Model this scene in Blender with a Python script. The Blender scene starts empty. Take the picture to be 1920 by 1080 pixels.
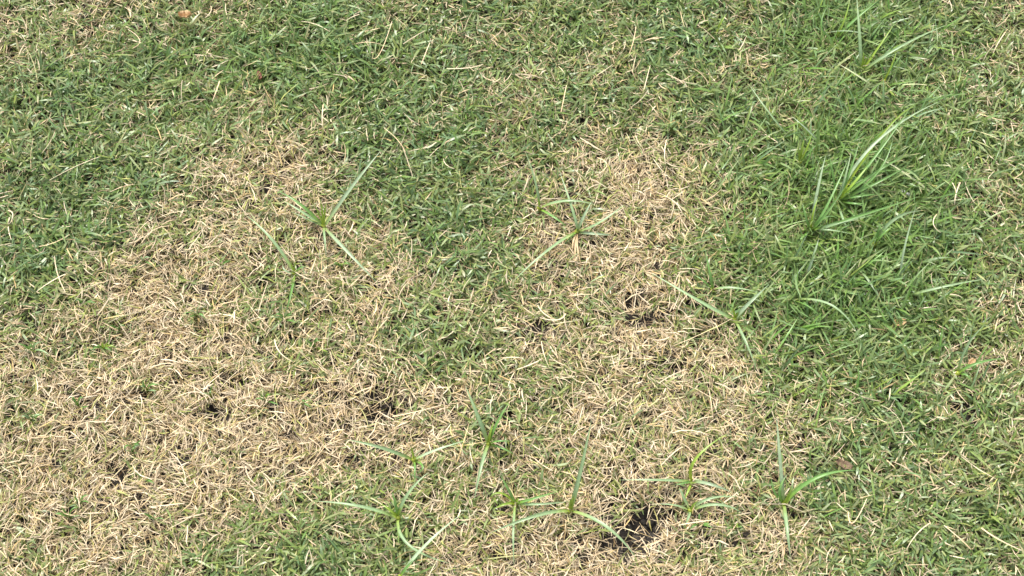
import bpy, math, random
import numpy as np
from mathutils import Vector

# ------------------------------------------------------------------ camera, sky, sun, exposure
scene = bpy.context.scene
COL = scene.collection
CAM_H, PITCH, HFOV = 1.25, math.radians(62.0), math.radians(40.0)
cam = bpy.data.cameras.new('camera')
cam.sensor_width = 36.0
cam.lens = 18.0 / math.tan(HFOV / 2)
cam.clip_start, cam.clip_end = 0.02, 500.0
cam_ob = bpy.data.objects.new('camera', cam)
COL.objects.link(cam_ob)
cam_ob.location = (0, 0, CAM_H)
cam_ob.rotation_euler = (math.pi / 2 - PITCH, 0, 0)
scene.camera = cam_ob

SUN_EL, SUN_AZ = math.radians(58.0), math.radians(-28.0)      # azimuth from +Y, clockwise
world = bpy.data.worlds.new('World')
scene.world = world
world.use_nodes = True
wn, wl = world.node_tree.nodes, world.node_tree.links
sky = wn.new('ShaderNodeTexSky')
sky.sky_type = 'NISHITA'
sky.sun_disc = False
sky.sun_elevation = SUN_EL
sky.sun_rotation = SUN_AZ
sky.dust_density = 3.0
hs = wn.new('ShaderNodeHueSaturation')
hs.inputs['Saturation'].default_value = 0.22                  # thin white cloud
wl.new(sky.outputs[0], hs.inputs['Color'])
wl.new(hs.outputs[0], wn['Background'].inputs['Color'])
wn['Background'].inputs['Strength'].default_value = 0.095
sun = bpy.data.lights.new('sun', 'SUN')
sun.energy = 1.5
sun.angle = math.radians(11)
sun.color = (1.0, 0.95, 0.86)
sun_ob = bpy.data.objects.new('sun', sun)
COL.objects.link(sun_ob)
sd = Vector((math.sin(SUN_AZ) * math.cos(SUN_EL), math.cos(SUN_AZ) * math.cos(SUN_EL), math.sin(SUN_EL)))
sun_ob.rotation_euler = sd.to_track_quat('Z', 'Y').to_euler()
sun_ob.location = sd * 5
vs = scene.view_settings
vs.view_transform = 'Standard'
vs.look = 'None'
vs.gamma = 1.0
vs.use_curve_mapping = False
vs.exposure = 1.76

rng = np.random.default_rng(7)
random.seed(7)

# ------------------------------------------------------------------ photo pixel <-> lawn
TH = math.tan(HFOV / 2)
SP, CP = math.sin(PITCH), math.cos(PITCH)

def at(px, py, z=0.0):
    """point where the ray through a photo pixel meets the height z"""
    a = (px - 960) / 960 * TH
    b = (540 - py) / 960 * TH
    d = (a, CP + b * SP, -SP + b * CP)
    t = (z - CAM_H) / d[2]
    return np.array((d[0] * t, d[1] * t, z))

def to_px(x, y):
    dz = -CAM_H
    depth = y * CP - dz * SP
    up = y * SP + dz * CP
    return 960 + x / depth / TH * 960, 540 - up / depth / TH * 960

# how dry the turf is, 60 photo pixels to a cell: 0 green, 9 straw
DRY = """
34543443211233222222112322111223
43332333211122233233112232221233
22111221111111234342122334322233
11112234431112223233322233332222
21122334763111223355532222222212
32112356874211233468863222123233
21112456665421234558874332112223
21125566666542236778753342112222
11356676556752135667543222112223
22577775456643355667753221111234
66767887655542345678765432122334
67657887557753345677777532112344
66788898678888644576666643222433
77888998899888545666666544322323
88888999987676445666666553232322
77678988654456556666766542222322
66677775443335567777877664322222
65677644322345788888876553322223
"""
DRY = np.array([[int(c) for c in r] for r in DRY.split()], float) / 9.0

def bilerp(g, gx, gy):
    h, w = g.shape
    gx = np.clip(gx, 0, w - 1.001); gy = np.clip(gy, 0, h - 1.001)
    i, j = gx.astype(int), gy.astype(int)
    fx, fy = gx - i, gy - j
    return (g[j, i] * (1 - fx) * (1 - fy) + g[j, i + 1] * fx * (1 - fy)
            + g[j + 1, i] * (1 - fx) * fy + g[j + 1, i + 1] * fx * fy)

NG = rng.random((256, 256))
def noise(x, y, s, k=0):
    u, v = x / s + 31.7 * k + 1000, y / s + 17.3 * k + 1000
    i, j = np.floor(u).astype(int), np.floor(v).astype(int)
    fx, fy = u - i, v - j
    fx = fx * fx * (3 - 2 * fx); fy = fy * fy * (3 - 2 * fy)
    g = lambda a, b: NG[(b) % 256, (a) % 256]
    return (g(i, j) * (1 - fx) * (1 - fy) + g(i + 1, j) * fx * (1 - fy)
            + g(i, j + 1) * (1 - fx) * fy + g(i + 1, j + 1) * fx * fy)

# bare holes in the turf: pixel, radius in pixels, strength
HOLES = [(716, 768, 42, 1), (1205, 985, 48, 1), (1170, 1020, 36, .9), (1150, 945, 26, .7), (1800, 764, 26, .8),
         (1255, 690, 26, .9), (692, 545, 16, .8), (408, 778, 24, .8), (312, 838, 18, .8), (232, 893, 24, .8),
         (1308, 636, 18, .8), (1190, 606, 26, .6), (1300, 576, 16, .7), (395, 790, 20, .6), (1300, 715, 18, .6),
         (500, 540, 16, .6), (650, 300, 12, .5), (30, 105, 16, .6), (135, 15, 22, .6), (240, 905, 18, .6),
         (1140, 1015, 30, .8), (1100, 1050, 22, .5), (695, 780, 24, .7), (440, 722, 18, .6), (300, 1020, 18, .5),
         (1555, 145, 12, .6), (1185, 575, 18, .5), (60, 610, 18, .5), (620, 745, 18, .4), (1845, 1000, 14, .5),
         (1280, 1045, 20, .6), (520, 800, 18, .4), (1000, 640, 12, .4), (960, 850, 20, .5), (1335, 760, 14, .4)]
def hole_field(x, y):
    u, v = to_px(x, y)
    f = np.zeros_like(u)
    for (hx, hy, r, s) in HOLES:
        wob = 1 + 0.5 * (noise(x, y, .008, 3) - .5) * 2
        f = np.maximum(f, s * np.exp(-(((u - hx) / r) ** 2 + ((v - hy) / (r * .8)) ** 2) * 1.0 * wob))
    return f

def dry_field(x, y):
    u, v = to_px(x, y)
    d = bilerp(DRY, u / 60 - .5, v / 60 - .5)
    out = np.maximum(np.maximum(-u, u - 1920), np.maximum(-v, v - 1080)) / 500
    out = np.clip(out, 0, 1)
    far = np.clip(.35 + 1.4 * (noise(x, y, .35, 5) - .5), .08, .95)
    d = d * (1 - out) + far * out
    d = d + (.34 * (noise(x, y, .028, 1) - .5)) + .26 * (noise(x, y, .011, 2) - .5)
    return np.clip(d, 0, 1)

def lush_field(x, y):
    """long growth round the tall clump"""
    u, v = to_px(x, y)
    f = np.exp(-(((u - 1590) / 210) ** 2 + ((v - 420) / 260) ** 2))
    f += .6 * np.exp(-(((u - 1600) / 120) ** 2 + ((v - 60) / 90) ** 2))
    f += .35 * np.exp(-(((u - 560) / 200) ** 2 + ((v - 120) / 110) ** 2))
    f += .35 * np.exp(-(((u - 500) / 120) ** 2 + ((v - 1000) / 70) ** 2))
    return f

def gap_field(x, y):
    """finger-tip gaps in the sward where the soil shows"""
    n = .6 * noise(x, y, .0105, 11) + .4 * noise(x, y, .005, 12)
    return np.clip((n - .65) / .06, 0, 1)

def ground_z(x, y):
    return (.010 * (noise(x, y, .16, 7) - .5) + .005 * (noise(x, y, .04, 8) - .5)
            + .006 * (noise(x, y, .014, 10) - .5) + .004 * (noise(x, y, .006, 13) - .5) - .016 * hole_field(x, y))

# ------------------------------------------------------------------ materials
def base_mat(name):
    m = bpy.data.materials.new(name)
    m.use_nodes = True
    return m, m.node_tree.nodes, m.node_tree.links, m.node_tree.nodes['Principled BSDF']

def blade_mat(name, rough, spec, trans):
    m, n, l, p = base_mat(name)
    a = n.new('ShaderNodeAttribute'); a.attribute_name = 'col'
    p.inputs['Roughness'].default_value = rough
    p.inputs['Specular IOR Level'].default_value = spec
    tc = n.new('ShaderNodeTexCoord')
    nz = n.new('ShaderNodeTexNoise'); nz.inputs['Scale'].default_value = 260; nz.inputs['Detail'].default_value = 3
    l.new(tc.outputs['Object'], nz.inputs['Vector'])
    mr = n.new('ShaderNodeMapRange'); mr.inputs['To Min'].default_value = .72; mr.inputs['To Max'].default_value = 1.28
    l.new(nz.outputs['Fac'], mr.inputs['Value'])
    mx = n.new('ShaderNodeVectorMath'); mx.operation = 'SCALE'
    l.new(a.outputs['Color'], mx.inputs[0]); l.new(mr.outputs[0], mx.inputs['Scale'])
    l.new(mx.outputs[0], p.inputs['Base Color'])
    t = n.new('ShaderNodeBsdfTranslucent'); l.new(mx.outputs[0], t.inputs['Color'])
    s = n.new('ShaderNodeMixShader'); s.inputs[0].default_value = trans
    l.new(p.outputs[0], s.inputs[1]); l.new(t.outputs[0], s.inputs[2])
    l.new(s.outputs[0], n['Material Output'].inputs['Surface'])
    return m
M_GREEN = blade_mat('living_blade', .36, .5, .26)
M_STRAW = blade_mat('dead_blade', .6, .3, .10)

def soil_mat():
    m, n, l, p = base_mat('soil')
    tc = n.new('ShaderNodeTexCoord')
    nz = n.new('ShaderNodeTexNoise'); nz.inputs['Scale'].default_value = 90; nz.inputs['Detail'].default_value = 8
    l.new(tc.outputs['Object'], nz.inputs['Vector'])
    r = n.new('ShaderNodeValToRGB')
    r.color_ramp.elements[0].position = .3; r.color_ramp.elements[0].color = (.006, .0045, .0035, 1)
    r.color_ramp.elements[1].position = .75; r.color_ramp.elements[1].color = (.035, .028, .021, 1)
    l.new(nz.outputs['Fac'], r.inputs['Fac']); l.new(r.outputs[0], p.inputs['Base Color'])
    p.inputs['Roughness'].default_value = .95
    b = n.new('ShaderNodeBump'); b.inputs['Strength'].default_value = .8; b.inputs['Distance'].default_value = .004
    l.new(nz.outputs['Fac'], b.inputs['Height']); l.new(b.outputs[0], p.inputs['Normal'])
    return m
M_SOIL = soil_mat()

def lump_mat(name, c0, c1, scale, rough=.9):
    m, n, l, p = base_mat(name)
    tc = n.new('ShaderNodeTexCoord')
    nz = n.new('ShaderNodeTexNoise'); nz.inputs['Scale'].default_value = scale; nz.inputs['Detail'].default_value = 6
    l.new(tc.outputs['Object'], nz.inputs['Vector'])
    r = n.new('ShaderNodeValToRGB')
    r.color_ramp.elements[0].position = .3; r.color_ramp.elements[0].color = (*c0, 1)
    r.color_ramp.elements[1].position = .7; r.color_ramp.elements[1].color = (*c1, 1)
    l.new(nz.outputs['Fac'], r.inputs['Fac']); l.new(r.outputs[0], p.inputs['Base Color'])
    p.inputs['Roughness'].default_value = rough
    b = n.new('ShaderNodeBump'); b.inputs['Strength'].default_value = .6; b.inputs['Distance'].default_value = .001
    l.new(nz.outputs['Fac'], b.inputs['Height']); l.new(b.outputs[0], p.inputs['Normal'])
    return m

# ------------------------------------------------------------------ mesh helpers
def mesh_np(name, v, f, mat, col=None, parent=None, smooth=True):
    """v (N,3), f (M,4) quads, col (N,3)"""
    me = bpy.data.meshes.new(name)
    nv, nf = len(v), len(f)
    k = f.shape[1]
    me.vertices.add(nv); me.loops.add(nf * k); me.polygons.add(nf)
    me.vertices.foreach_set('co', np.ascontiguousarray(v, np.float32).ravel())
    me.loops.foreach_set('vertex_index', np.ascontiguousarray(f, np.int32).ravel())
    me.polygons.foreach_set('loop_start', np.arange(0, nf * k, k, dtype=np.int32))
    me.polygons.foreach_set('use_smooth', np.full(nf, smooth, bool))
    if col is not None:
        at_ = me.attributes.new('col', 'FLOAT_COLOR', 'POINT')
        c4 = np.ones((nv, 4), np.float32); c4[:, :3] = col
        at_.data.foreach_set('color', c4.ravel())
    me.update(calc_edges=True)
    me.validate()
    me.materials.append(mat)
    o = bpy.data.objects.new(name, me)
    COL.objects.link(o)
    if parent is not None:
        o.parent = parent
    return o

def tag(o, label=None, cat=None, group=None, kind=None):
    for k, val in (('label', label), ('category', cat), ('group', group), ('kind', kind)):
        if val:
            o[k] = val
    return o

def strips(P, T, W, N, width, fold, cols):
    """P,T,W,N (n,s,3) centre line, tangent, side and normal; width (n,s); fold height as a share of the width
    (fold None: flat, two rows of points); cols (n,s,3)"""
    n, s, _ = P.shape
    hw = (width / 2)[..., None]
    if fold is None:
        rows = np.stack([P - W * hw, P + W * hw], 2)
        m = 2
    else:
        rows = np.stack([P - W * hw + N * hw * fold, P, P + W * hw + N * hw * fold], 2)
        m = 3
    V = rows.reshape(-1, 3)
    C = np.repeat(cols[:, :, None, :], m, 2).reshape(-1, 3)
    b = np.arange(n)[:, None, None] * (s * m) + np.arange(s - 1)[None, :, None] * m + np.arange(m - 1)[None, None, :]
    F = np.stack([b, b + 1, b + 1 + m, b + m], -1).reshape(-1, 4)
    return V, F, C

def blades(root, az, el, length, width, droop, bend, roll, c0, c1, c2, prof, fold):
    n, s = len(root), len(prof)
    t = np.linspace(0, 1, s)[None, :]
    e = el[:, None] - droop[:, None] * t
    a = az[:, None] + bend[:, None] * t
    T = np.stack([np.sin(a) * np.cos(e), np.cos(a) * np.cos(e), np.sin(e)], -1)
    step = (length / (s - 1))[:, None, None]
    P = np.concatenate([np.zeros((n, 1, 3)), np.cumsum((T[:, :-1] + T[:, 1:]) / 2 * step, 1)], 1) + root[:, None, :]
    Hs = np.stack([np.cos(a), -np.sin(a), np.zeros_like(a)], -1)
    Up = np.cross(Hs, T)
    r = roll[:, None, None]
    W = Hs * np.cos(r) + Up * np.sin(r)
    N = np.cross(W, T)
    zmin = root[:, 2][:, None] - .010
    P[..., 2] = np.maximum(P[..., 2], zmin)
    tt = t[..., None]
    cols = np.where(tt < .4, c0[:, None, :] + (c1 - c0)[:, None, :] * tt / .4,
                    c1[:, None, :] + (c2 - c1)[:, None, :] * np.clip((tt - .4) / .6, 0, 1) ** 2)
    return strips(P, T, W, N, width[:, None] * np.array(prof)[None, :], fold, cols)

def lerp(a, b, t):
    return a + (b - a) * t

# ------------------------------------------------------------------ ground
def ground():
    def axis(lo, hi, step, far):
        inner = np.arange(lo, hi + 1e-6, step)
        g = [hi + d for d in (.1, .3, .7, 1.5, 3, 7, 15, 40, far)]
        h = [lo - d for d in (.1, .3, .7, 1.5, 3, 7, 15, 40, far)][::-1]
        return np.array(h + list(inner) + g)
    xs, ys = axis(-.8, .8, .006, 120), axis(.1, 1.3, .006, 120)
    X, Y = np.meshgrid(xs, ys)
    Z = ground_z(X.ravel(), Y.ravel())
    V = np.stack([X.ravel(), Y.ravel(), Z], -1)
    w = len(xs)
    i = np.arange(len(ys) - 1)[:, None] * w + np.arange(w - 1)[None, :]
    F = np.stack([i, i + 1, i + 1 + w, i + w], -1).reshape(-1, 4)
    tag(mesh_np('ground', V, F, M_SOIL), kind='structure')
ground()

# ------------------------------------------------------------------ turf
def scatter(per_m2):
    """points, dense in view, thinner round about"""
    out = []
    for (x0, x1, y0, y1), f in (((-.62, .62, .34, 1.08), 1.0), ((-1.15, 1.15, .0, 1.6), .24), ((-2.6, 2.6, -.8, 3.0), .04)):
        n = int(per_m2 * f * (x1 - x0) * (y1 - y0))
        out.append((rng.uniform(x0, x1, n), rng.uniform(y0, y1, n)))
    boxes = [(-.62, .62, .34, 1.08), (-1.15, 1.15, .0, 1.6)]
    X, Y, S = [], [], []
    for k, (x, y) in enumerate(out):
        keep = np.ones(len(x), bool)
        if k:
            b = boxes[k - 1]
            keep &= ~((x > b[0]) & (x < b[1]) & (y > b[2]) & (y < b[3]))
        X.append(x[keep]); Y.append(y[keep]); S.append(np.full(keep.sum(), (1.0, 1.35, 2.2)[k]))
    return np.concatenate(X), np.concatenate(Y), np.concatenate(S)

C = lambda *a: np.array(a)
G_BLUE, G_MID, G_DEEP = C(.136, .226, .104), C(.136, .236, .052), C(.064, .128, .036)
G_YEL, G_PALE = C(.31, .335, .085), C(.29, .34, .165)
S_TAN, S_PALE, S_BROWN, S_GREY, S_GOLD = C(.53, .405, .250), C(.65, .545, .385), C(.20, .130, .065), C(.40, .34, .24), C(.50, .365, .16)

def pick(n, table):
    """a colour per blade from (colour, weight) rows, blended with a second pick"""
    cols = np.array([c for c, _ in table]); w = np.array([x for _, x in table], float); w /= w.sum()
    a, b = rng.choice(len(w), n, p=w), rng.choice(len(w), n, p=w)
    return lerp(cols[a], cols[b], rng.random((n, 1)) * .5) * rng.uniform(.82, 1.18, (n, 1))

def green_turf():
    x, y, s = scatter(66000)
    d, h, lu = dry_field(x, y), hole_field(x, y), lush_field(x, y)
    prob = np.clip(1.17 - 1.2 * d, .06, 1) * (1 - .86 * np.clip(h * 1.3, 0, 1)) * (1 - .55 * gap_field(x, y))
    k = rng.random(len(x)) < prob
    x, y, s, d, lu = x[k], y[k], s[k], d[k], lu[k]
    n = len(x)
    NL = 4
    base_az = rng.uniform(0, 2 * np.pi, n)
    lean_az, lean = rng.uniform(0, 2 * np.pi, n), np.abs(rng.normal(0, .35, n))
    gz = ground_z(x, y)
    sh = rng.uniform(.003, .015, n) * (1 - .55 * d) * (1 + .5 * lu)
    tone = rng.random(n)
    R, A, E, L, Wd, D = [], [], [], [], [], []
    i = np.repeat(np.arange(n), NL)
    lv = np.tile(np.arange(NL), n)
    ok = rng.random(len(i)) < .86
    i, lv = i[ok], lv[ok]
    m = len(i)
    frac = (lv + 1) / NL
    zz = sh[i] * frac
    rx = x[i] + np.sin(lean_az[i]) * np.tan(np.clip(lean[i], 0, 1)) * zz
    ry = y[i] + np.cos(lean_az[i]) * np.tan(np.clip(lean[i], 0, 1)) * zz
    root = np.stack([rx, ry, gz[i] + zz], -1)
    az = base_az[i] + np.pi * (lv % 2) + rng.normal(0, .55, m)
    el = np.radians(rng.uniform(2, 58, m)) + .25 * lu[i] * rng.random(m)
    ln = rng.lognormal(math.log(.0132), .34, m) * s[i] * (1 + .85 * lu[i]) * (1 - .18 * d[i])
    ln = np.clip(ln, .006, .055)
    wd = rng.uniform(.0015, .0028, m) * s[i] * (1 - .28 * d[i])
    droop = rng.uniform(-.1, .95, m)
    yel = np.clip(rng.beta(1.2, 3.0, m) + .75 * (d[i] - .25) + .25 * (noise(rx, ry, .06, 4) - .5), 0, 1)[:, None]
    c = pick(m, [(G_BLUE, 3.4), (G_MID, 3.0), (G_DEEP, 2.3), (G_PALE, .5)])
    c = lerp(c, pick(m, [(G_YEL, 3), (G_PALE, 1.4), (S_TAN, .5)]), yel * .85)
    c = lerp(c, C(.135, .275, .048) * np.ones((m, 1)), (np.clip(lu[i], 0, 1) * .45)[:, None])
    c0 = lerp(c, np.array([G_YEL]) * .9, rng.uniform(.15, .65, (m, 1)))
    tipdry = (rng.random((m, 1)) < .22 + .3 * d[i][:, None]) * rng.uniform(.3, 1, (m, 1))
    c2 = lerp(c, S_TAN[None], tipdry)
    V, F, K = blades(root, az, el, ln, wd, droop, rng.normal(0, .3, m), rng.normal(0, .55, m), c0, c, c2,
                     (.62, 1.0, .82, .06), None)
    # long unmown blades, mostly leaning one way
    lx, ly = rng.uniform(.2, .66, 9000), rng.uniform(.4, 1.08, 9000)
    ll = lush_field(lx, ly)
    k = rng.random(9000) < np.clip(ll, 0, 1) ** 1.4 * .62
    lx, ly = lx[k], ly[k]
    n2 = len(lx)
    cc = pick(n2, [(C(.135, .275, .050), 3), (G_MID, 2), (G_BLUE, 2), (G_PALE, .8), (C(.24, .35, .05), .6)])
    V2, F2, K2 = blades(np.stack([lx, ly, ground_z(lx, ly) + .004], -1), rng.normal(.75, .75, n2), np.radians(rng.uniform(22, 68, n2)),
                        rng.uniform(.024, .055, n2), rng.uniform(.0015, .0028, n2), rng.uniform(.2, 1.2, n2), rng.normal(0, .3, n2),
                        rng.normal(0, .5, n2), lerp(cc, G_YEL[None], .4), cc, lerp(cc, G_PALE[None], .3),
                        (.7, 1.0, .95, .75, .45, .06), .4)
    F, V, K = np.concatenate([F, F2 + len(V)]), np.concatenate([V, V2]), np.concatenate([K, K2])
    print('green blades', m, n2, 'tris', len(F) * 2)
    tag(mesh_np('lawn_grass', V, F, M_GREEN, K), 'short mown green lawn grass with narrow folded blades', 'grass', kind='stuff')

def straw_turf():
    VV, FF, KK, off = [], [], [], 0
    def add(x, y, s, lift, elr, Lm, Lsd, wr, table, prof, droop, bendsd):
        nonlocal off
        n = len(x)
        root = np.stack([x, y, ground_z(x, y) + lift], -1)
        az = rng.uniform(0, 2 * np.pi, n)
        # stems dry out in loose combed bunches
        az = np.where(rng.random(n) < .45, noise(x, y, .03, 9) * 14 + rng.normal(0, .35, n), az)
        ln = np.clip(rng.lognormal(math.log(Lm), Lsd, n), .006, .075) * s
        c = pick(n, table)
        V, F, K = blades(root, az, np.radians(rng.uniform(*elr, n)), ln, rng.uniform(*wr, n) * s, rng.uniform(*droop, n),
                         rng.normal(0, bendsd, n), rng.uniform(-1.2, 1.2, n), c * rng.uniform(.75, 1, (n, 1)), c,
                         lerp(c, S_PALE[None], rng.uniform(0, .5, (n, 1))), prof, None)
        VV.append(V); FF.append(F + off); KK.append(K); off += len(V)
    # under-layer: old brown litter beneath everything
    x, y, s = scatter(40000)
    h = hole_field(x, y)
    k = rng.random(len(x)) < (1 - .93 * np.clip(h * 1.4, 0, 1)) * (1 - .85 * gap_field(x, y))
    x, y, s = x[k], y[k], s[k]
    add(x, y, s, rng.uniform(.0005, .006, len(x)), (-6, 22), .0115, .35, (.0006, .0013),
        [(S_TAN, .8), (S_BROWN, 4), (S_GREY, 1), (S_GOLD, .6)], (.8, 1, .25), (-.2, .5), .3)
    # the dry sward itself
    x, y, s = scatter(240000)
    d, h = dry_field(x, y), hole_field(x, y)
    k = rng.random(len(x)) < np.clip(.06 + 1.08 * d ** 1.4, 0, 1) * (1 - .87 * np.clip(h * 1.35, 0, 1)) * (1 - .8 * gap_field(x, y))
    x, y, s, d = x[k], y[k], s[k], d[k]
    print('straw', len(x))
    add(x, y, s, rng.uniform(.001, .013, len(x)), (-8, 32), .0116, .36, (.0006, .00125),
        [(S_TAN, 4), (S_PALE, 3.4), (S_BROWN, .6), (S_GREY, .9), (S_GOLD, 1.2), (G_YEL, 1.2)], (.8, 1, .25), (-.3, 1.0), .5)
    # long pale runners lying on top
    x, y, s = scatter(1000)
    add(x, y, s, rng.uniform(.008, .018, len(x)), (-2, 30), .023, .35, (.0006, .0011),
        [(S_PALE, 3), (S_TAN, 2), (G_YEL, .8)], (.9, 1, .95, .8, .5), (-.2, .8), .5)
    print('straw tris', sum(len(f) for f in FF) * 2)
    tag(mesh_np('dry_thatch', np.concatenate(VV), np.concatenate(FF), M_STRAW, np.concatenate(KK)),
        'dead tan straw-like grass matted over the bare patches', 'dead grass', kind='stuff')
green_turf()
straw_turf()

# ------------------------------------------------------------------ single plants
def leaf_mesh(name, pts, width, cols, mat, parent, fold=.6, seg=12, prof=None, org=None, roll=0.0):
    """pts: three points A, M, B the leaf passes through; cols base, middle, tip"""
    A, M, B = (np.array(p, float) for p in pts)
    Q = 2 * M - .5 * (A + B)
    t = np.linspace(0, 1, seg + 1)[:, None]
    P = (1 - t) ** 2 * A + 2 * t * (1 - t) * Q + t ** 2 * B
    T = np.gradient(P, axis=0); T /= np.linalg.norm(T, axis=1)[:, None]
    W = np.cross(T, np.array([0, 0, 1.0])); W /= np.linalg.norm(W, axis=1)[:, None] + 1e-9
    N = np.cross(W, T)
    r = roll + np.linspace(0, random.uniform(-.5, .5), seg + 1)[:, None]
    W, N = W * np.cos(r) + N * np.sin(r), N * np.cos(r) - W * np.sin(r)
    tt = t[:, 0]
    if prof is None:
        prof = np.minimum(1, .72 + 1.1 * tt) * np.clip(1 - tt ** 2.6, .04, 1) ** .8
    c0, c1, c2 = (np.array(c) for c in cols)
    K = np.where(t < .3, c0 + (c1 - c0) * t / .3, c1 + (c2 - c1) * np.clip((t - .3) / .7, 0, 1) ** 2)
    V, F, K = strips(P[None], T[None], W[None], N[None], (width * prof)[None], fold, K[None])
    K = K.reshape(-1, 3, 3)
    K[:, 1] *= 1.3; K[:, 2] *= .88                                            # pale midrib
    K = K.reshape(-1, 3)
    if org is not None:
        V = V - org
    return mesh_np(name, V, F, mat, K, parent)

def stem_mesh(parent, top, r0, r1, c0, c1, seg=6, lean=(0, 0)):
    """tapered tube from just under the soil up to `top` (metres above the plant's base)"""
    hs_ = np.linspace(-.004, top, 4)
    V, K = [], []
    for q, z in enumerate(hs_):
        f = q / 3
        for a in range(seg):
            an = 2 * math.pi * a / seg
            r = r0 + (r1 - r0) * f
            V.append((math.cos(an) * r + lean[0] * f, math.sin(an) * r + lean[1] * f, z))
            K.append(tuple(np.array(c0) * (1 - f) + np.array(c1) * f))
    F = [(q * seg + a, q * seg + (a + 1) % seg, (q + 1) * seg + (a + 1) % seg, (q + 1) * seg + a) for q in range(3) for a in range(seg)]
    F += [(3 * seg, 3 * seg + 1, 3 * seg + 2, 3 * seg + 3), (3 * seg, 3 * seg + 3, 3 * seg + 4, 3 * seg + 5)]
    return mesh_np('stem', np.array(V), np.array(F), M_GREEN, np.array(K), parent)

PAL = {  # base, middle, tip
    's': ((.25, .33, .06), (.20, .295, .145), (.24, .32, .17)),      # glaucous sedge leaf
    'p': ((.24, .32, .10), (.27, .36, .22), (.26, .34, .20)),          # pale silvery leaf
    'g': ((.20, .31, .04), (.115, .235, .055), (.13, .23, .07)),       # bright green leaf
    'y': ((.30, .37, .035), (.21, .31, .040), (.17, .27, .05)),        # young yellow green leaf
    'd': ((.36, .26, .14), (.42, .31, .18), (.50, .38, .22)),          # withered leaf
    'c': ((.36, .42, .20), (.42, .46, .26), (.40, .42, .24)),          # cream green leaf
}
def plant(name, label, cat, crown, leaves, group=None, zc=.013, stem=.0022):
    """crown: pixel; leaves: (mid pixel or None, tip pixel, width mm, colour, mid height cm, tip height cm[, start pixel])"""
    if name == 'weed_sprig':
        zc, stem = .007, .0010
    c = at(crown[0], crown[1], zc)
    gz = float(ground_z(np.array([c[0]]), np.array([c[1]]))[0])
    root = bpy.data.objects.new(name, None)
    root.empty_display_size = .02
    COL.objects.link(root)
    org = np.array((c[0], c[1], gz))
    root.location = org
    tag(root, label, cat, group)
    stem_mesh(root, c[2] - gz + .002, stem * 1.15, stem, (.42, .42, .16), (.31, .37, .04))
    for lf in leaves:
        mid, tip, w, k, zm, zt = lf[:6]
        w, zm, zt = w * .88, zm * .84, zt * .84
        zt = zt / 100; zm = zm / 100
        B = at(tip[0], tip[1], zt)
        if mid is None:
            A0 = at(crown[0], crown[1], 0); B0 = at(tip[0], tip[1], zt)
            Mi = (c + B) / 2; Mi[2] = zm
            dv = (B - c)[:2]
            Mi[:2] += np.array((-dv[1], dv[0])) * random.uniform(-.06, .06)
        else:
            Mi = at(mid[0], mid[1], zm)
        base = c + np.array((0, 0, -.002))
        leaf_mesh('leaf', (base, Mi, B), w / 1000, [np.array(q) * random.uniform(.9, 1.1) for q in PAL[k]],
                  M_STRAW if k == 'd' else M_GREEN, root, org=org, roll=random.uniform(-.35, .35))
    return root

SG = 'sedge weeds growing through the dry patch'
plant('sedge_weed', 'sedge with long silvery leaves and yellow-green centre blades below the round straw patch', 'sedge', (607, 424), [
    ((660, 350), (713, 284), 4.2, 'p', 4.0, 5.0), ((650, 470), (705, 528), 4.0, 'p', 3.2, 2.6), ((565, 385), (524, 360), 4.0, 'g', 3.4, 3.2),
    ((570, 400), (530, 376), 3.4, 's', 3.0, 2.8), ((578, 412), (545, 397), 3.0, 's', 2.6, 2.4), (None, (600, 372), 2.4, 'y', 3.6, 5.0),
    (None, (613, 378), 2.4, 'y', 3.6, 4.6), (None, (590, 385), 2.2, 'y', 3.2, 4.2), ((608, 445), (612, 480), 3.0, 's', 2.6, 2.0)], SG)
plant('sedge_weed', 'sedge with one long pale leaf and short bright shoots at its base', 'sedge', (552, 512), [
    ((512, 453), (463, 405), 4.2, 's', 3.6, 3.2), (None, (556, 488), 2.4, 'y', 2.8, 3.6), (None, (545, 492), 2.2, 'y', 2.8, 3.4),
    ((536, 508), (530, 497), 2.2, 'p', 2.4, 2.4), ((545, 550), (535, 590), 3.0, 'g', 3.0, 2.4), (None, (575, 500), 2.4, 'g', 2.6, 2.6)], SG)
plant('sedge_weed', 'two-leaved sedge with one upright and one level leaf and a yellow base', 'sedge', (1011, 390), [
    ((1004, 345), (985, 284), 3.4, 's', 4.0, 5.2), ((1060, 377), (1116, 384), 3.6, 's', 4.0, 3.4), ((1040, 408), (1062, 425), 3.0, 'g', 2.6, 2.0),
    (None, (1008, 372), 2.6, 'y', 2.6, 3.2)], SG)
plant('sedge_weed', 'sedge star of five long leaves with two withered brown leaves hanging from it', 'sedge', (1082, 434), [
    ((1028, 470), (958, 532), 4.6, 's', 3.6, 2.6), ((1125, 418), (1170, 384), 4.2, 's', 3.4, 3.8), ((1075, 400), (1048, 318), 3.6, 's', 3.6, 4.2),
    ((1095, 405), (1109, 378), 3.6, 'p', 3.4, 4.2), ((1115, 438), (1148, 441), 3.4, 'p', 2.4, 2.0), ((1070, 446), (1052, 465), 2.8, 'g', 2.4, 2.0),
    ((1078, 465), (1079, 500), 2.6, 'd', 2.2, 1.4), ((1083, 465), (1090, 498), 2.4, 'd', 2.2, 1.4), ((1075, 452), (1073, 478), 2.2, 'd', 2.2, 1.4),
    (None, (1080, 426), 2.6, 'y', 2.0, 2.2)], SG)
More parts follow.
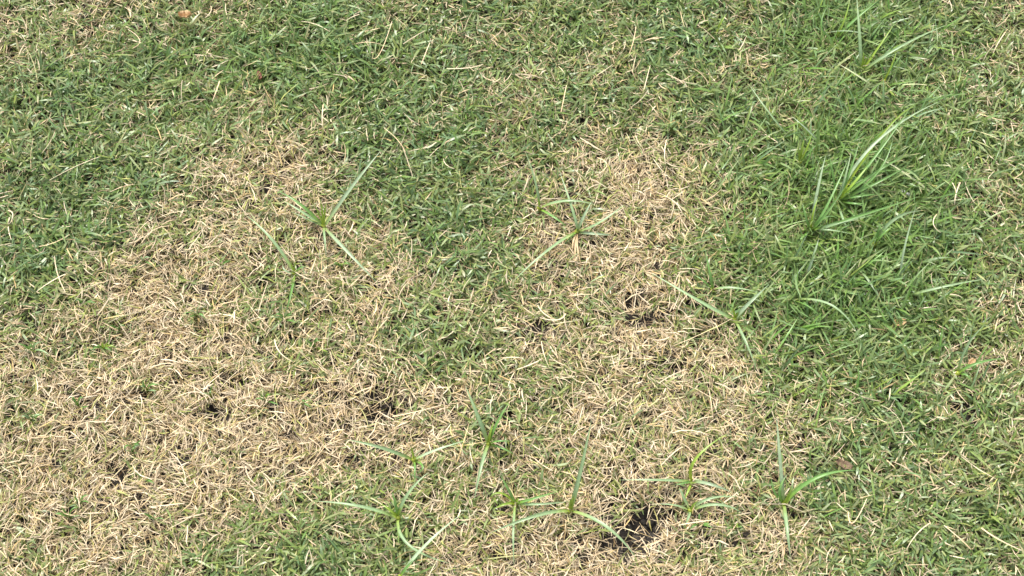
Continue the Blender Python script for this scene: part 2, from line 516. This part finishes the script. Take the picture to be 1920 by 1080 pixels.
plant('sedge_weed', 'three-armed sedge on the edge where straw meets thick green turf', 'sedge', (1378, 598), [
    ((1403, 570), (1442, 533), 4.2, 'p', 3.8, 3.8), ((1320, 570), (1222, 512), 4.4, 's', 3.4, 3.0), ((1397, 640), (1418, 690), 3.4, 's', 2.8, 2.0),
    (None, (1372, 575), 2.6, 'y', 2.6, 3.2), (None, (1385, 585), 2.2, 'y', 2.4, 2.8)], SG)
plant('sedge_weed', 'small sedge with one upright bright blade above a level pale leaf', 'sedge', (1336, 543), [
    ((1332, 515), (1322, 468), 3.6, 'g', 3.6, 4.6), ((1370, 540), (1418, 547), 3.6, 's', 3.0, 2.6), ((1320, 528), (1300, 515), 2.6, 'g', 2.6, 2.4)], SG)
plant('sedge_weed', 'sedge with a V of two upright leaves and one hanging down, over straw', 'sedge', (916, 832), [
    ((897, 782), (873, 724), 4.6, 's', 4.6, 6.0), ((931, 797), (954, 755), 4.2, 'g', 4.2, 5.4), ((903, 872), (889, 938), 4.0, 's', 3.2, 2.2),
    ((920, 812), (926, 790), 3.4, 'y', 3.2, 4.0), ((935, 828), (962, 828), 3.2, 'g', 3.0, 2.4), ((940, 840), (965, 852), 2.6, 'g', 2.4, 1.8)], SG)
plant('sedge_weed', 'low sedge with two pale leaves spread like wings beside an earthy hole', 'sedge', (776, 862), [
    ((718, 840), (650, 824), 4.0, 's', 3.6, 3.0), ((815, 846), (874, 826), 4.0, 'p', 3.6, 3.2), (None, (770, 836), 2.6, 'y', 2.6, 3.4),
    ((778, 880), (776, 902), 2.6, 'g', 2.4, 1.8), ((792, 875), (782, 888), 2.8, 'g', 2.6, 2.0)], SG)
plant('sedge_weed', 'sedge with yellow heart and four curved leaves at the edge of the green corner', 'sedge', (746, 970), [
    ((675, 950), (592, 940), 4.2, 's', 3.4, 2.6), ((764, 928), (803, 886), 4.0, 's', 3.8, 4.4), ((766, 1022), (842, 1056), 3.6, 's', 3.0, 2.0),
    ((732, 957), (715, 945), 3.4, 'y', 2.8, 2.8), ((742, 945), (735, 922), 3.4, 'g', 3.2, 4.0), (None, (752, 952), 2.4, 'y', 2.6, 3.2)], SG)
plant('sedge_weed', 'long two-toned leaf of a sedge arching above green turf', 'sedge', (750, 1082), [
    ((797, 1025), (868, 962), 4.6, 'p', 4.0, 3.4), ((765, 1062), (790, 1040), 3.0, 'g', 3.0, 3.0)], SG)
plant('sedge_weed', 'sedge with a thin straight leaf pointing down and yellowed side leaves', 'sedge', (966, 943), [
    ((963, 1000), (964, 1062), 2.8, 's', 3.2, 2.2), ((1000, 935), (1044, 922), 3.2, 'g', 3.0, 2.6), ((948, 945), (924, 955), 3.0, 'y', 2.4, 1.8),
    ((955, 920), (938, 890), 3.4, 'g', 3.2, 3.8), ((1010, 945), (1068, 940), 2.8, 's', 2.8, 2.4), ((940, 925), (918, 932), 2.6, 'y', 2.6, 2.4),
    (None, (974, 935), 3.0, 'y', 2.2, 2.4)], SG)
plant('sedge_weed', 'largest sedge, one thick upright leaf and two long side leaves by the big earthy hole', 'sedge', (1069, 957), [
    ((1086, 890), (1109, 786), 5.0, 's', 5.2, 7.5), ((1005, 967), (918, 1000), 4.2, 's', 3.6, 2.4), ((1136, 988), (1192, 1046), 4.6, 's', 3.2, 2.2),
    (None, (1076, 930), 3.6, 'y', 3.4, 4.4), (None, (1070, 936), 3.2, 'y', 3.0, 3.8)], SG, stem=.0026)
plant('sedge_weed', 'yellow-hearted sedge with three arched leaves, above a small tangled one', 'sedge', (1298, 902), [
    ((1304, 862), (1362, 814), 3.8, 'y', 4.4, 4.8), ((1240, 901), (1162, 900), 4.0, 's', 3.2, 2.4), ((1332, 908), (1374, 924), 3.8, 'p', 3.2, 2.2),
    ((1290, 922), (1278, 948), 2.6, 'y', 2.4, 1.6), ((1285, 905), (1262, 910), 2.8, 'g', 2.6, 2.4)], SG)
plant('sedge_weed', 'small tangled sedge with short level leaves, below the yellow-hearted one', 'sedge', (1294, 957), [
    ((1330, 935), (1385, 932), 3.2, 's', 2.8, 2.4), ((1345, 946), (1392, 962), 3.4, 's', 3.0, 2.2), ((1290, 970), (1282, 990), 3.2, 's', 2.6, 2.0),
    ((1265, 948), (1230, 946), 3.0, 's', 2.6, 2.2), ((1300, 946), (1310, 938), 2.4, 'y', 2.4, 2.6), ((1280, 930), (1274, 915), 3.6, 's', 2.6, 2.8)], SG)
plant('sedge_weed', 'tall sedge with a silvery straight leaf and a bent bright leaf in thick green turf', 'sedge', (1470, 944), [
    ((1462, 865), (1456, 782), 4.4, 'p', 5.0, 6.6), ((1527, 898), (1604, 882), 4.6, 'g', 4.6, 4.2), ((1475, 988), (1482, 1046), 4.2, 's', 3.4, 2.4),
    ((1478, 928), (1484, 914), 3.2, 'y', 3.2, 3.8), ((1452, 925), (1446, 895), 3.8, 'g', 3.2, 3.8), ((1462, 920), (1476, 890), 3.4, 'g', 3.2, 3.8)], SG)
TG = 'tall grass weeds in the thick green turf'
plant('grass_tuft', 'tall tuft with a very long silvery leaf standing straight and bright yellow shoots', 'grass tuft', (1614, 136), [
    ((1612, 75), (1606, -8), 4.4, 's', 5.0, 7.0), ((1680, 92), (1776, 46), 3.8, 's', 4.6, 4.4), ((1645, 92), (1676, 46), 3.0, 'y', 4.2, 5.2),
    (None, (1619, 98), 2.6, 'y', 3.6, 4.4), (None, (1625, 108), 2.4, 'y', 3.4, 4.2), (None, (1603, 152), 2.8, 'y', 2.4, 2.4), (None, (1590, 95), 2.2, 'g', 3.4, 4)], TG)
plant('grass_tuft', 'short bright yellow-green tuft with one level silvery leaf', 'grass tuft', (1563, 76), [
    ((1600, 40), (1648, 0), 4.2, 'g', 4.0, 5.0), ((1582, 40), (1594, -4), 2.8, 'y', 3.8, 5.0), ((1540, 50), (1553, 10), 2.4, 'g', 3.4, 4.2)], TG)
plant('weed_sprig', 'flat silvery grass leaf lying across green turf behind the standing tuft', 'weed', (1655, 78), [
    ((1600, 60), (1541, 64), 3.4, 'p', 3.4, 2.4)], TG)
plant('weed_sprig', 'broad pale grass leaf slanting across the base of the tall tuft', 'weed', (1648, 168), [
    ((1610, 144), (1568, 118), 3.8, 'c', 3.4, 3.4)], TG)
plant('grass_tuft', 'fine bright yellow-green shoots next to the tall silvery tuft', 'grass tuft', (1657, 152), [
    (None, (1680, 98), 2.4, 'y', 3.6, 4.4), (None, (1690, 104), 2.2, 'g', 3.4, 4.0), (None, (1650, 120), 2.2, 'g', 3.2, 3.6)], TG)
plant('grass_clump', 'big clump of long bright leaves with the longest silvery arched leaf', 'grass clump', (1570, 376), [
    ((1640, 270), (1762, 190), 4.2, 'p', 6.0, 5.5), ((1625, 315), (1705, 205), 4.0, 'g', 5.4, 7.0), ((1640, 325), (1690, 296), 4.0, 'g', 4.4, 4.6),
    ((1655, 250), (1720, 196), 3.0, 'y', 6.0, 6.2), ((1610, 368), (1655, 364), 3.2, 'g', 3.6, 3.0), ((1600, 382), (1622, 381), 3.4, 'g', 3.2, 2.8),
    ((1590, 330), (1612, 262), 3.2, 'g', 5.0, 6.4), ((1580, 348), (1596, 285), 3.2, 's', 4.6, 6.0), ((1562, 330), (1556, 295), 2.6, 'g', 4.0, 5.0),
    ((1640, 345), (1700, 312), 3.4, 'g', 4.4, 4.2), ((1600, 345), (1635, 302), 3.6, 'y', 4.6, 5.4), ((1580, 410), (1590, 430), 3.0, 's', 3.0, 2.2),
    (None, (1578, 350), 3.0, 'y', 3.6, 4.6), (None, (1590, 352), 2.8, 'y', 3.6, 4.4), ((1640, 330), (1675, 255), 3.2, 'g', 4.8, 6.0)], TG, stem=.003)
plant('grass_clump', 'clump of upright silver and bright green leaves below the big clump', 'grass clump', (1520, 432), [
    ((1530, 370), (1548, 292), 4.0, 'p', 4.6, 6.4), ((1548, 392), (1590, 300), 3.8, 'g', 4.6, 6.0), ((1545, 405), (1585, 350), 3.6, 'g', 4.4, 5.2),
    ((1550, 408), (1572, 412), 3.0, 'g', 3.4, 3.0), ((1570, 420), (1640, 402), 3.6, 's', 3.6, 3.0), ((1590, 412), (1725, 368), 4.0, 'g', 4.0, 4.0),
    ((1505, 445), (1500, 452), 3.2, 'g', 2.6, 2.2), ((1525, 400), (1535, 370), 2.8, 'y', 3.8, 4.6), ((1555, 432), (1600, 440), 3.0, 's', 3.2, 2.4),
    ((1512, 410), (1505, 380), 3.0, 'g', 3.6, 4.2)], TG)
plant('grass_tuft', 'arched grey-green grass leaf with bright base beside the two clumps', 'grass tuft', (1640, 458), [
    ((1675, 412), (1728, 395), 4.0, 's', 4.2, 3.4), ((1655, 440), (1672, 425), 3.4, 'g', 3.4, 3.8), (None, (1650, 420), 3.0, 'g', 3.4, 4.0)], TG)
plant('weed_sprig', 'single slender silvery leaf standing alone, leaning over green turf', 'weed', (1688, 530), [
    ((1694, 470), (1718, 385), 3.2, 'p', 4.4, 5.5)], TG)
plant('weed_sprig', 'short silvery straight blade between the two-clump growth and the arched leaf', 'weed', (1508, 530), [
    ((1522, 488), (1535, 448), 3.4, 'p', 3.6, 4.4)], TG)
plant('weed_sprig', 'cream-green straight leaf lying above white crumbs in green turf', 'weed', (1760, 370), [
    ((1700, 328), (1642, 293), 3.6, 'c', 3.0, 3.2)], TG)
plant('weed_sprig', 'long arched grey-green leaf sweeping over green turf beside the straw edge', 'weed', (1484, 562), [
    ((1562, 575), (1614, 640), 3.6, 's', 4.2, 2.2), ((1515, 575), (1542, 598), 3.0, 'g', 3.0, 2.2)], TG)
plant('weed_sprig', 'long level silvery leaf with bright base in thick green turf', 'weed', (1692, 556), [
    ((1770, 538), (1842, 524), 3.6, 's', 3.4, 3.0)], TG)
plant('grass_tuft', 'pair of curved grey-green leaves rising from a bright base near pale dry turf', 'grass tuft', (1796, 700), [
    ((1812, 650), (1847, 608), 3.2, 's', 4.0, 4.6), ((1830, 682), (1882, 672), 3.6, 'g', 3.4, 2.8), (None, (1822, 720), 2.6, 'g', 2.4, 1.8)], TG)
plant('weed_sprig', 'thin grey-green leaf lying slantwise above the bright yellow shoot', 'weed', (1486, 262), [
    ((1450, 222), (1404, 158), 2.6, 's', 3.4, 3.4)], TG)
plant('weed_sprig', 'straight pale thin leaf crossing above the bright yellow shoot', 'weed', (1542, 272), [
    ((1515, 245), (1484, 218), 2.6, 'p', 3.4, 3.4)], TG)
plant('grass_tuft', 'bright yellow shoot with fanned short blades in long green turf', 'grass tuft', (1500, 305), [
    (None, (1507, 262), 3.6, 'y', 3.4, 4.2), (None, (1522, 252), 2.6, 'y', 3.4, 4.2), (None, (1496, 275), 3.0, 'y', 3.0, 3.6), (None, (1530, 272), 2.4, 'g', 3.2, 3.4)], TG)
plant('weed_sprig', 'lone bright yellow-green blade rising from short green turf', 'weed', (1343, 66), [
    ((1350, 46), (1364, 24), 3.0, 'y', 3.4, 4.0)], TG)

# ------------------------------------------------------------------ small green tufts in the straw
def tuft(px, n, size, cols, label, group):
    lv = []
    a0 = random.uniform(0, 6.28)
    for k in range(n):
        a = a0 + k * 2.4 + random.uniform(-.4, .4)
        L = size * random.uniform(.6, 1.1)
        lv.append((None, (px[0] + math.cos(a) * L, px[1] - abs(math.sin(a)) * L * .8 + (10 if math.sin(a) < 0 else 0)),
                   random.uniform(2.2, 3.2), random.choice(cols), random.uniform(1.8, 2.6), random.uniform(1.8, 3.2)))
    plant('grass_tuft', label, 'grass tuft', px, lv, group, zc=.008, stem=.0012)
T1 = 'small green tuft sprouting through straw-coloured dead grass'
for p, n, sz in [((275, 730), 4, 26), ((250, 850), 5, 24), ((148, 762), 4, 26), ((60, 790), 5, 34), ((370, 592), 6, 28), ((410, 500), 5, 26),
                 ((268, 492), 5, 26), ((160, 572), 4, 26), ((150, 945), 5, 28), ((535, 600), 5, 30), ((60, 660), 4, 32), ((430, 885), 3, 24),
                 ((395, 740), 3, 22), ((270, 900), 3, 22), ((225, 620), 5, 24), ((640, 500), 4, 26), ((130, 970), 5, 30), ((290, 975), 4, 26)]:
    tuft(p, n, sz, 'gggs', T1, 'green tufts in the dead grass')
T2 = 'bright yellow-green young tuft in dead grass'
for p, n, sz in [((498, 752), 6, 24), ((566, 760), 4, 20), ((195, 655), 6, 24), ((1376, 994), 4, 20), ((1310, 985), 5, 26), ((250, 838), 4, 22), ((590, 650), 5, 26)]:
    tuft(p, n, sz, 'ygg', T2, 'yellow-green tufts in the dead grass')

# ------------------------------------------------------------------ dry stalks lying on the turf
def stalk(pts, w, label, k='pale', z=(2.3, 2.8, 2.3), group='dry stalks lying on the turf'):
    c = {'pale': (S_TAN, S_PALE * .92, S_PALE * .9), 'tan': (S_TAN, S_TAN * 1.15, S_PALE), 'green': (C(.36, .40, .19), C(.40, .44, .24), S_PALE)}[k]
    P = [at(p[0], p[1], zz / 100) for p, zz in zip(pts, z)]
    g0 = np.array((P[0][0], P[0][1], ground_z(P[0][0:1], P[0][1:2])[0]))
    o = leaf_mesh('dry_stalk', P, w * .72 / 1000, c, M_STRAW, None, fold=.8, seg=9, prof=np.linspace(1, .55, 10), org=g0)
    o.location = g0
    tag(o, label, 'stalk', group)
for pts, w, k, sl in [(((838, 129), (880, 127), (906, 120)), 1.8, 'pale', 'nearly level pale stalk lying across green turf'), (((736, 781), (780, 772), (826, 760)), 1.8, 'tan', 'long tan stalk slanting up from the deep hole over dense straw'),
                  (((515, 636), (524, 660), (548, 678)), 2.0, 'pale', 'pale hooked stalk on straw beside the bright tufts'), (((1800, 342), (1792, 365), (1790, 384)), 2.0, 'pale', 'longer arm of the forked pale stalk beside the white crumbs'),
                  (((1782, 340), (1790, 352), (1794, 372)), 1.6, 'pale', 'shorter arm of the forked pale stalk beside the white crumbs'), (((606, 196), (604, 222), (606, 242)), 1.6, 'pale', 'short upright pale stalk above the round straw patch'),
                  (((412, 152), (405, 172), (398, 190)), 2.0, 'tan', 'thick tan stalk standing in dark green turf'), (((1052, 210), (1058, 180), (1062, 160)), 1.6, 'tan', 'tan stalk standing above the mottled straw and green patch'),
                  (((1272, 985), (1300, 980), (1338, 975)), 1.8, 'pale', 'pale level stalk under the small tangled sedge'), (((1692, 160), (1715, 158), (1738, 160)), 2.0, 'green', 'pale green level stalk below the tall silvery tuft'),
                  (((1180, 100), (1188, 75), (1192, 50)), 1.5, 'tan', 'thin tan upright stalk in short green turf'), (((700, 110), (715, 95), (735, 40)), 1.3, 'tan', 'long thin tan stalk leaning in lush green turf'),
                  (((1756, 402), (1750, 420), (1764, 436)), 1.5, 'pale', 'small curled pale stalk beside the lone silvery leaf'), (((790, 120), (800, 95), (806, 80)), 1.6, 'pale', 'pale stub of stalk leaning in green turf near the level stalk'),
                  (((1250, 262), (1246, 285), (1248, 308)), 1.8, 'pale', 'upright pale stalk on the bright straw patch'), (((1120, 296), (1138, 310), (1116, 330)), 1.5, 'tan', 'bent tan stalk above the five-leaved sedge'),
                  (((1060, 588), (1045, 600), (1012, 596)), 2.2, 'pale', 'broad pale stalk of a dead crown in mixed turf'), (((1042, 600), (1020, 588), (1008, 572)), 2.0, 'pale', 'side stalk of the dead crown in mixed turf'),
                  (((1280, 838), (1262, 850), (1240, 872)), 1.8, 'pale', 'pale stalk slanting above the yellow-hearted sedge'), (((760, 285), (745, 262), (720, 240)), 1.2, 'tan', 'fine tan stalk in green turf beyond the long silvery sedge leaf'),
                  (((250, 90), (262, 75), (240, 55)), 1.3, 'tan', 'fine curved tan stalk near the orange-tan leaf scrap'), (((1015, 640), (1020, 665), (1030, 690)), 1.5, 'pale', 'pale stalk hanging below the dead crown'),
                  (((1885, 60), (1872, 80), (1862, 100)), 1.6, 'pale', 'pale stalk leaning in sparse mixed turf beyond the tall tuft'), (((1745, 980), (1720, 1000), (1700, 1030)), 1.5, 'pale', 'pale stalk slanting in wide short green turf'),
                  (((1590, 960), (1600, 980), (1625, 935)), 1.6, 'tan', 'V-bent tan stalk beside the silvery-leaved sedge'), (((1840, 990), (1870, 1010), (1915, 1032)), 2.0, 'tan', 'thick tan stalk of the dry pair in short green turf'),
                  (((15, 395), (24, 402), (18, 420)), 1.8, 'pale', 'small thick hooked stalk at the green turf margin'), (((1820, 1030), (1800, 1010), (1770, 985)), 1.6, 'tan', 'thinner stalk of the dry pair in short green turf'),
                  (((330, 745), (370, 735), (400, 752)), 1.4, 'pale', 'bowed pale stalk on the widest straw patch'), (((262, 740), (266, 755), (262, 775)), 1.4, 'pale', 'straight short pale stalk on the widest straw patch')]:
    stalk(pts, w, sl, k)

# ------------------------------------------------------------------ fallen leaf scraps, crumbs, clods
def scrap(px, L, Wd, az, mat, label, z=.022, curl=.5):
    """a curled bit of dry broad leaf, with thickness"""
    c = at(px[0], px[1], z)
    nu, nv = 9, 5
    u = np.linspace(-1, 1, nu); v = np.linspace(-1, 1, nv)
    U, Vv = np.meshgrid(u, v, indexing='ij')
    ww = np.sqrt(np.clip(1 - U ** 2 * .92, 0, 1)) * (1 + .12 * np.sin(U * 7))
    X = U * L / 2; Y = Vv * ww * Wd / 2
    Z = curl * Wd * (Vv ** 2) * .6 + .12 * L * (U ** 2) + .0008 * np.sin(U * 9 + Vv * 4)
    ca, sa = math.cos(az), math.sin(az)
    top = np.stack([X * ca - Y * sa, X * sa + Y * ca, Z], -1).reshape(-1, 3)
    bot = top - np.array((0, 0, .0006))
    n = nu * nv
    idx = np.arange(n).reshape(nu, nv)
    q = lambda a: np.stack([a[:-1, :-1], a[1:, :-1], a[1:, 1:], a[:-1, 1:]], -1).reshape(-1, 4)
    F = [q(idx), q(idx + n)[:, ::-1]]
    ring = np.concatenate([idx[:, 0], idx[-1, 1:], idx[-2::-1, -1], idx[0, -2:0:-1]])
    r2 = np.roll(ring, -1)
    F.append(np.stack([ring, ring + n, r2 + n, r2], -1))
    o = mesh_np('leaf_scrap', np.concatenate([top, bot]), np.concatenate(F), mat)
    o.location = c
    tag(o, label, 'leaf scrap')
LM1 = lump_mat('tan_leaf', (.34, .19, .085), (.52, .36, .18), 300, .6)
LM2 = lump_mat('red_leaf', (.09, .028, .014), (.19, .065, .032), 300, .6)
LM3 = lump_mat('beige_leaf', (.36, .27, .15), (.50, .40, .24), 300, .7)
scrap((348, 32), .014, .009, .1, LM1, 'curled orange-tan leaf scrap caught on green turf', curl=1.1)
scrap((487, 143), .012, .005, 1.9, LM2, 'reddish-brown leaf scrap wedged in dark green turf', z=.013)
scrap((1418, 462), .013, .008, -.3, LM3, 'flat beige leaf scrap beside the upright clump', z=.013)
scrap((1686, 606), .013, .008, .2, LM1, 'tan chewed leaf bit at the bare spot in thick turf', z=.013)
scrap((1582, 872), .016, .008, -.5, lump_mat('brown_leaf', (.08, .048, .026), (.18, .12, .07), 300, .7), 'brown leaf scrap under the tip of a bent sedge leaf', z=.012)
scrap((1822, 680), .009, .006, .9, LM1, 'tiny tan scrap near the pair of curved leaves', z=.014)

import bmesh
def lump(name, px, r, mat, label, cat, group, z=None, flat=.7):
    bm = bmesh.new()
    bmesh.ops.create_icosphere(bm, subdivisions=2, radius=1)
    sx = random.uniform(.8, 1.3)
    off = random.uniform(0, 50)
    for v in bm.verts:
        c = v.co
        k = 1 + .28 * math.sin(c.x * 3.1 + off) * math.cos(c.y * 2.7 + off * 1.3) + .18 * math.sin(c.z * 5.3 + c.x * 4 + off) + .10 * math.sin(c.x * 11 + off) * math.sin(c.y * 12 + c.z * 9)
        v.co = Vector((c.x * k * sx * r, c.y * k * r, c.z * k * r * flat))
    me = bpy.data.meshes.new(name)
    bm.to_mesh(me); bm.free()
    me.materials.append(mat)
    for p in me.polygons:
        p.use_smooth = True
    o = bpy.data.objects.new(name, me)
    COL.objects.link(o)
    c = at(px[0], px[1], 0 if z is None else z)
    if z is None:
        c[2] = ground_z(c[0:1], c[1:2])[0] + r * flat * .35
    o.location = c
    o.rotation_euler = (0, 0, random.uniform(0, 6))
    tag(o, label, cat, group)
CLOD = lump_mat('soil_clod', (.006, .005, .004), (.045, .037, .029), 400)
for p, r in [((1222, 975), .0045), ((1210, 995), .004), ((1236, 985), .004), ((1196, 1008), .0045), ((1180, 985), .0035), ((1222, 1005), .0035), ((1165, 1028), .004)] + [((1205 + random.gauss(0, 24), 992 + random.gauss(0, 16)), random.uniform(.0014, .0034)) for _ in range(26)]:
    lump('soil_clod', p, r, CLOD, 'crumbly dark soil clod in the biggest bare hole among straw', 'soil clod', 'clods in the biggest hole')
for p, r in [((720, 770), .0045), ((705, 782), .004), ((728, 755), .004)] + [((714 + random.gauss(0, 12), 770 + random.gauss(0, 9)), random.uniform(.0014, .003)) for _ in range(8)]:
    lump('soil_clod', p, r, CLOD, 'dark soil clod in the deep hole beside the wing-leaved sedge', 'soil clod', 'clods in the deep hole')
for p, r in [((1802, 765), .006), ((1790, 772), .005)]:
    lump('soil_clod', p, r, CLOD, 'dark soil clod in the small hole in green turf', 'soil clod', 'clods in the small hole')
CRUMB = lump_mat('white_crumb', (.34, .35, .33), (.58, .58, .55), 500, .6)
for p, r in [((1694, 358), .0032), ((1703, 364), .0036), ((1701, 355), .0022), ((1689, 356), .0020), ((1705, 369), .0022)]:
    lump('white_crumb', p, r * .62, CRUMB, 'white stony crumb nestled in green turf under the cream-green leaf', 'crumb', 'white crumbs in the turf', z=.0125)
